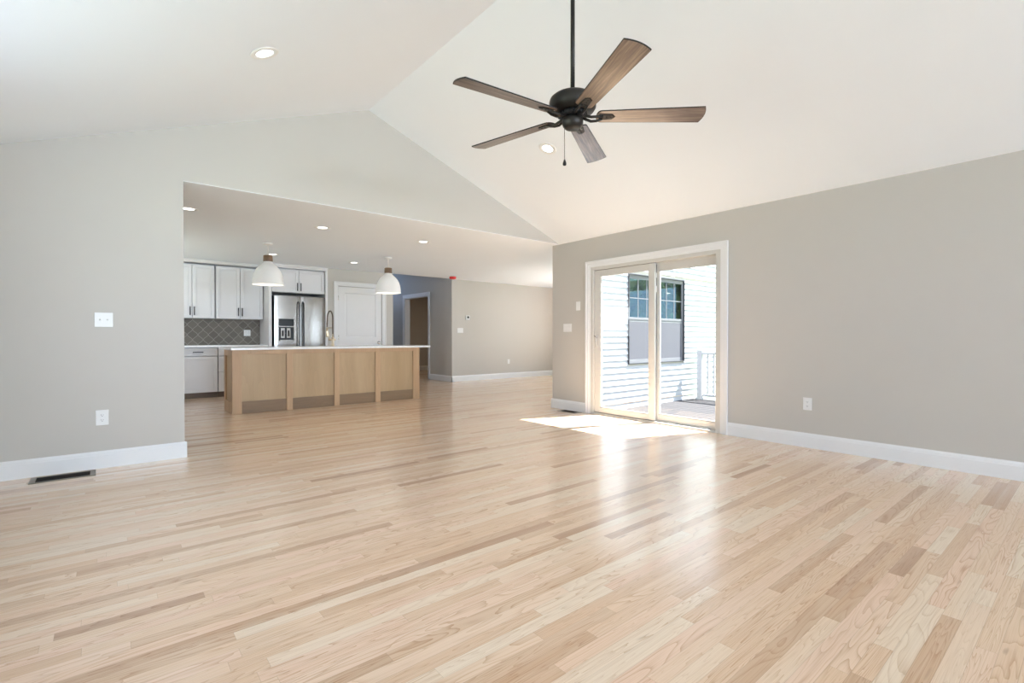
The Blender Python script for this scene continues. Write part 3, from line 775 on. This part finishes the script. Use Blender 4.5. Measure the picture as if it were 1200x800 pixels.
for (x, y), lab in zip(((0.70, 6.29), (2.12, 6.30), (3.55, 6.30), (2.16, 8.85), (3.56, 8.88)),
                       ('lit recessed light half hidden by the left edge of the kitchen opening',
                        'lit recessed light in the kitchen ceiling, middle of the front row',
                        'lit recessed light in the kitchen ceiling, right of the front row',
                        'lit recessed light just behind the left pendant lamp',
                        'lit recessed light in the kitchen ceiling left of the right pendant')):
    downlight((x, y, EAVE - .001), lab, 'lights in the kitchen ceiling', KIT_W)
sd = thing('smoke_detector', 'ceiling smoke detector in a bright red dust cover by the hall', 'smoke detector', (6.12, 9.52, EAVE))
obj('base', MB().lathe([(0.0, 0.0), (0.07, 0.0), (0.07, -0.012), (0.0, -0.012)]), M['plate'], sd, local=True)
obj('cover', MB().lathe([(0.074, -0.004), (0.078, -0.012), (0.076, -0.045), (0.06, -0.056), (0.0, -0.058), (0.0, -0.004)]), M['red'], sd, local=True)

# ------------------------------------------------------------------ ceiling fan
HX, HY, BZ = RX, 2.14, 2.4365
fan = thing('ceiling_fan', 'dark bronze five-blade ceiling fan with weathered wood blades', 'ceiling fan', (HX, HY, BZ))
top = RZ - BZ
obj('canopy', MB().lathe([(0.0, top - .005), (0.07, top - .03), (0.068, top - .09), (0.04, top - .13), (0.016, top - .14), (0.0, top - .14)]), M['bronze'], fan, local=True)
obj('downrod', MB().tube([(0, 0, 0.14), (0, 0, top - .13)], 0.0135, 16), M['bronze'], fan, local=True)
obj('motor_housing', MB().lathe([(0.0, 0.155), (0.018, 0.155), (0.02, 0.137), (0.085, 0.132), (0.12, 0.124), (0.14, 0.108), (0.146, 0.09), (0.144, 0.055), (0.134, 0.038), (0.112, 0.026), (0.08, 0.02), (0.0, 0.02)], n=48), M['bronze'], fan, local=True)
fl = MB().lathe([(0.0, 0.022), (0.085, 0.022), (0.085, 0.0), (0.07, -0.006), (0.0, -0.006)], n=40)
for k in range(24):
    a = 2 * PI * k / 24; c_, s_ = math.cos(a), math.sin(a)
    fl.tube([(0.085 * c_, 0.085 * s_, 0.020), (0.086 * c_, 0.086 * s_, 0.0)], 0.006, 6)
obj('flywheel', fl, M['black'], fan, local=True)
obj('switch_housing', MB().lathe([(0.0, -0.004), (0.05, -0.005), (0.062, -0.012), (0.066, -0.022), (0.066, -0.042), (0.06, -0.058), (0.05, -0.068), (0.046, -0.072), (0.0, -0.073)], n=40), M['bronze'], fan, local=True)
R0, R1, BW, PT = 0.145, 0.808, 0.1466, 0.1963
def blade_outline(z, inset=0.0):
    w0, w1 = 0.108 / 2 - inset, BW / 2 - inset; pts = []
    for k in range(9):                      # root end, softly rounded
        a = PI / 2 + PI * k / 8; pts.append((R0 + 0.03 + inset * .5 + 0.03 * math.cos(a), w0 * math.sin(a) if abs(math.sin(a)) < .98 else w0 * math.copysign(1, math.sin(a)), z))
        tip = []
    for k in range(11):                     # tip is a shallow arc
        q = -1 + 2 * k / 10; tip.append((R1 - inset - 0.016 * q * q, w1 * q, z))
    return pts + tip
for k in range(5):
    a = 3.03487 - k * 2 * PI / 5
    b = MB().sheet(blade_outline(0.003), blade_outline(-0.003))
    bl = obj('blade', b, M['blade'], fan, local=True)
    bl.rotation_euler = (Matrix.Rotation(a, 3, 'Z') @ Matrix.Rotation(-PT, 3, 'X')).to_euler()
    rim = MB(); o1, o2 = blade_outline(0.0034, -0.0012), blade_outline(0.0034, 0.002); o3, o4 = blade_outline(-0.0031, -0.0012), blade_outline(-0.0031, 0.0012)
    nn = len(o1); rings = [[rim.bm.verts.new(p) for p in o] for o in (o2, o1, o3, o4)]
    for ra, rb in zip(rings, rings[1:]):
        for i in range(nn): rim.bm.faces.new((ra[i], ra[(i + 1) % nn], rb[(i + 1) % nn], rb[i]))
    obj('dark_edge', rim, M['black'], bl, local=True)
    ir = MB()
    ir.sheet([(0.17, .030, -.0035), (0.245, .024, -.0035), (0.265, 0, -.0035), (0.245, -.024, -.0035), (0.17, -.030, -.0035), (0.155, 0, -.0035)],
             [(0.17, .026, -.009), (0.243, .019, -.009), (0.258, 0, -.009), (0.243, -.019, -.009), (0.17, -.026, -.009), (0.16, 0, -.009)])
    for s_ in (-1, 1):
        ir.tube([(0.055, s_ * .008, .004), (0.08, s_ * .016, -.006), (0.115, s_ * .022, -.018), (0.15, s_ * .022, -.016), (0.185, s_ * .015, -.008)], [.010, .009, .0085, .008, .007], 8)
    for q in (0.185, 0.21, 0.235): ir.lathe([(0.0, -.0115), (0.005, -.0108), (0.006, -.009), (0.0, -.009)], (q, 0.0, 0), 10)
    io = obj('blade_iron', ir, M['bronze'], bl, local=True)
    io['label'] = 'dark blade bracket'
ch = MB(); cx, cy = -0.05 * math.cos(YAW) - .0, 0.05 * math.sin(YAW)
zc = -0.06
while zc > -0.265:
    bmesh.ops.create_icosphere(ch.bm, subdivisions=1, radius=0.0026, matrix=Matrix.Translation((cx, cy, zc))); zc -= 0.0062
ch.tube([(cx, cy, -0.06), (cx, cy, -0.27)], 0.0010, 6)
pc = obj('pull_chain', ch, M['bronze'], fan, local=True)
obj('chain_fob', MB().lathe([(0.0, -0.262), (0.004, -0.266), (0.010, -0.284), (0.0115, -0.293), (0.009, -0.301), (0.0, -0.304)], (cx, cy, 0), 16), M['black'], pc, local=True)

# ------------------------------------------------------------------ plates, switches, outlets on the walls
def plate(name, label, cat, loc, rz, wd, ht, kind, gangs=1, group=None):
    t = thing(name, label, cat, loc, rz, group)
    obj('cover_plate', MB().box(-wd / 2, wd / 2, -0.006, 0.0, -ht / 2, ht / 2), M['plate'], t, 0.0025, local=True)
    for g in range(gangs):
        cx_ = (g - (gangs - 1) / 2) * 0.046
        if kind == 'switch':
            obj('rocker', MB().prism([(-0.006, -0.033), (-0.011, -0.033), (-0.007, 0.0), (-0.0085, 0.033), (-0.006, 0.033)], 'x', cx_ - .0165, cx_ + .0165), M['plate'], t, 0.001, local=True)
        elif kind == 'toggle':
            m = MB(); m.box(cx_ - .006, cx_ + .006, -.0075, -.006, -.014, .014)
            m.prism([(-.006, -.006), (-.02, .004), (-.021, .010), (-.006, .006)], 'x', cx_ - .0045, cx_ + .0045)
            obj('toggle', m, M['plate'], t, 0.001, local=True)
        elif kind == 'outlet':
            for zz in (-0.02, 0.02):
                q = obj('receptacle', MB().lathe([(0.0, -.0085), (0.0165, -.0085), (0.0172, -.006), (0.0, -.006)], (cx_, 0, zz), 24, False, 'y'), M['plate'], t, local=True)
                m = MB(); m.box(cx_ - .0075, cx_ - .0053, -.0088, -.0084, zz - .002, zz + .007); m.box(cx_ + .0053, cx_ + .0075, -.0088, -.0084, zz - .001, zz + .006)
                m.lathe([(0.0, -.0088), (0.0026, -.0088), (0.0026, -.0084), (0.0, -.0084)], (cx_, 0, zz - .008), 10, False, 'y')
                obj('slots', m, M['slot'], q, local=True)
    return t
plate('light_switch', 'white double toggle switch plate on the wall left of the opening', 'light switch', (-0.003, GY, 1.205), 0, 0.116, 0.116, 'toggle', 2)
o = plate('wall_outlet', 'white outlet low on the wall left of the kitchen opening', 'outlet', (-0.017, GY, 0.41), 0, 0.082, 0.124, 'outlet')
plate('light_switch', 'white triple rocker switch plate beside the sliding glass door', 'light switch', (WX, 5.045, 1.20), -PI / 2, 0.163, 0.116, 'switch', 3)
plate('control_plate', 'small white blank control plate above the triple switch', 'wall control', (WX, 4.835, 1.508), -PI / 2, 0.076, 0.125, 'blank')
plate('wall_outlet', 'white outlet low on the long wall right of the glass door', 'outlet', (WX, 1.846, 0.42), -PI / 2, 0.078, 0.120, 'outlet')
plate('light_switch', 'white triple rocker switch plate under the far thermostat', 'light switch', (6.606, 9.95, 1.225), 0, 0.163, 0.116, 'switch', 3)
plate('wall_outlet', 'white outlet low on the far dining wall', 'outlet', (8.108, 9.95, 0.43), 0, 0.072, 0.116, 'outlet')
plate('wall_outlet', 'white double outlet on the tiled kitchen backsplash', 'outlet', (2.13, 10.625, 1.145), 0, 0.116, 0.116, 'outlet', 2)
th = thing('thermostat', 'white thermostat with dark round dial on the far wall', 'thermostat', (6.815, 9.95, 1.535))
obj('case', MB().box(-.06, .06, -.022, 0, -.055, .055), M['plate'], th, 0.006, local=True)
obj('dial', MB().lathe([(0.0, -.03), (0.024, -.03), (0.028, -.027), (0.028, -.021), (0.0, -.021)], (.008, 0, .012), 24, True, 'y'), M['slot'], th, local=True)

# ------------------------------------------------------------------ floor registers
def register(label, loc, rz, L, Wd):
    t = thing('floor_register', label, 'floor vent', loc, rz)
    f_ = MB(); b_ = 0.034; h_ = 0.005
    for p in ((-L / 2, L / 2, -Wd / 2, -Wd / 2 + b_ * .6), (-L / 2, L / 2, Wd / 2 - b_ * .6, Wd / 2), (-L / 2, -L / 2 + b_, -Wd / 2 + b_ * .6, Wd / 2 - b_ * .6), (L / 2 - b_, L / 2, -Wd / 2 + b_ * .6, Wd / 2 - b_ * .6)):
        f_.box(*p, 0, h_)
    obj('frame', f_, M['register'], t, 0.002, local=True)
    obj('duct_opening', MB().box(-L / 2 + b_, L / 2 - b_, -Wd / 2 + b_ * .6, Wd / 2 - b_ * .6, 0.0003, 0.0012), M['slot'], t, local=True)
    s_ = MB(); x_ = -L / 2 + b_ + .006
    while x_ < L / 2 - b_:
        s_.box(x_ - .0016, x_ + .0016, -Wd / 2 + b_ * .6, Wd / 2 - b_ * .6, 0.0006, 0.0022); x_ += 0.011
    s_.box(-L / 2 + b_, L / 2 - b_, -.003, .003, 0.0006, 0.0024)
    obj('louvre_grid', s_, M['louvre'], t, local=True)
register('bronze floor register beside the baseboard under the left wall outlet', (-0.245, 5.06, 0), 0, 0.375, 0.20)
register('bronze floor register beside the glass door and baseboard', (5.11, 4.90, 0), PI / 2, 0.34, 0.15)
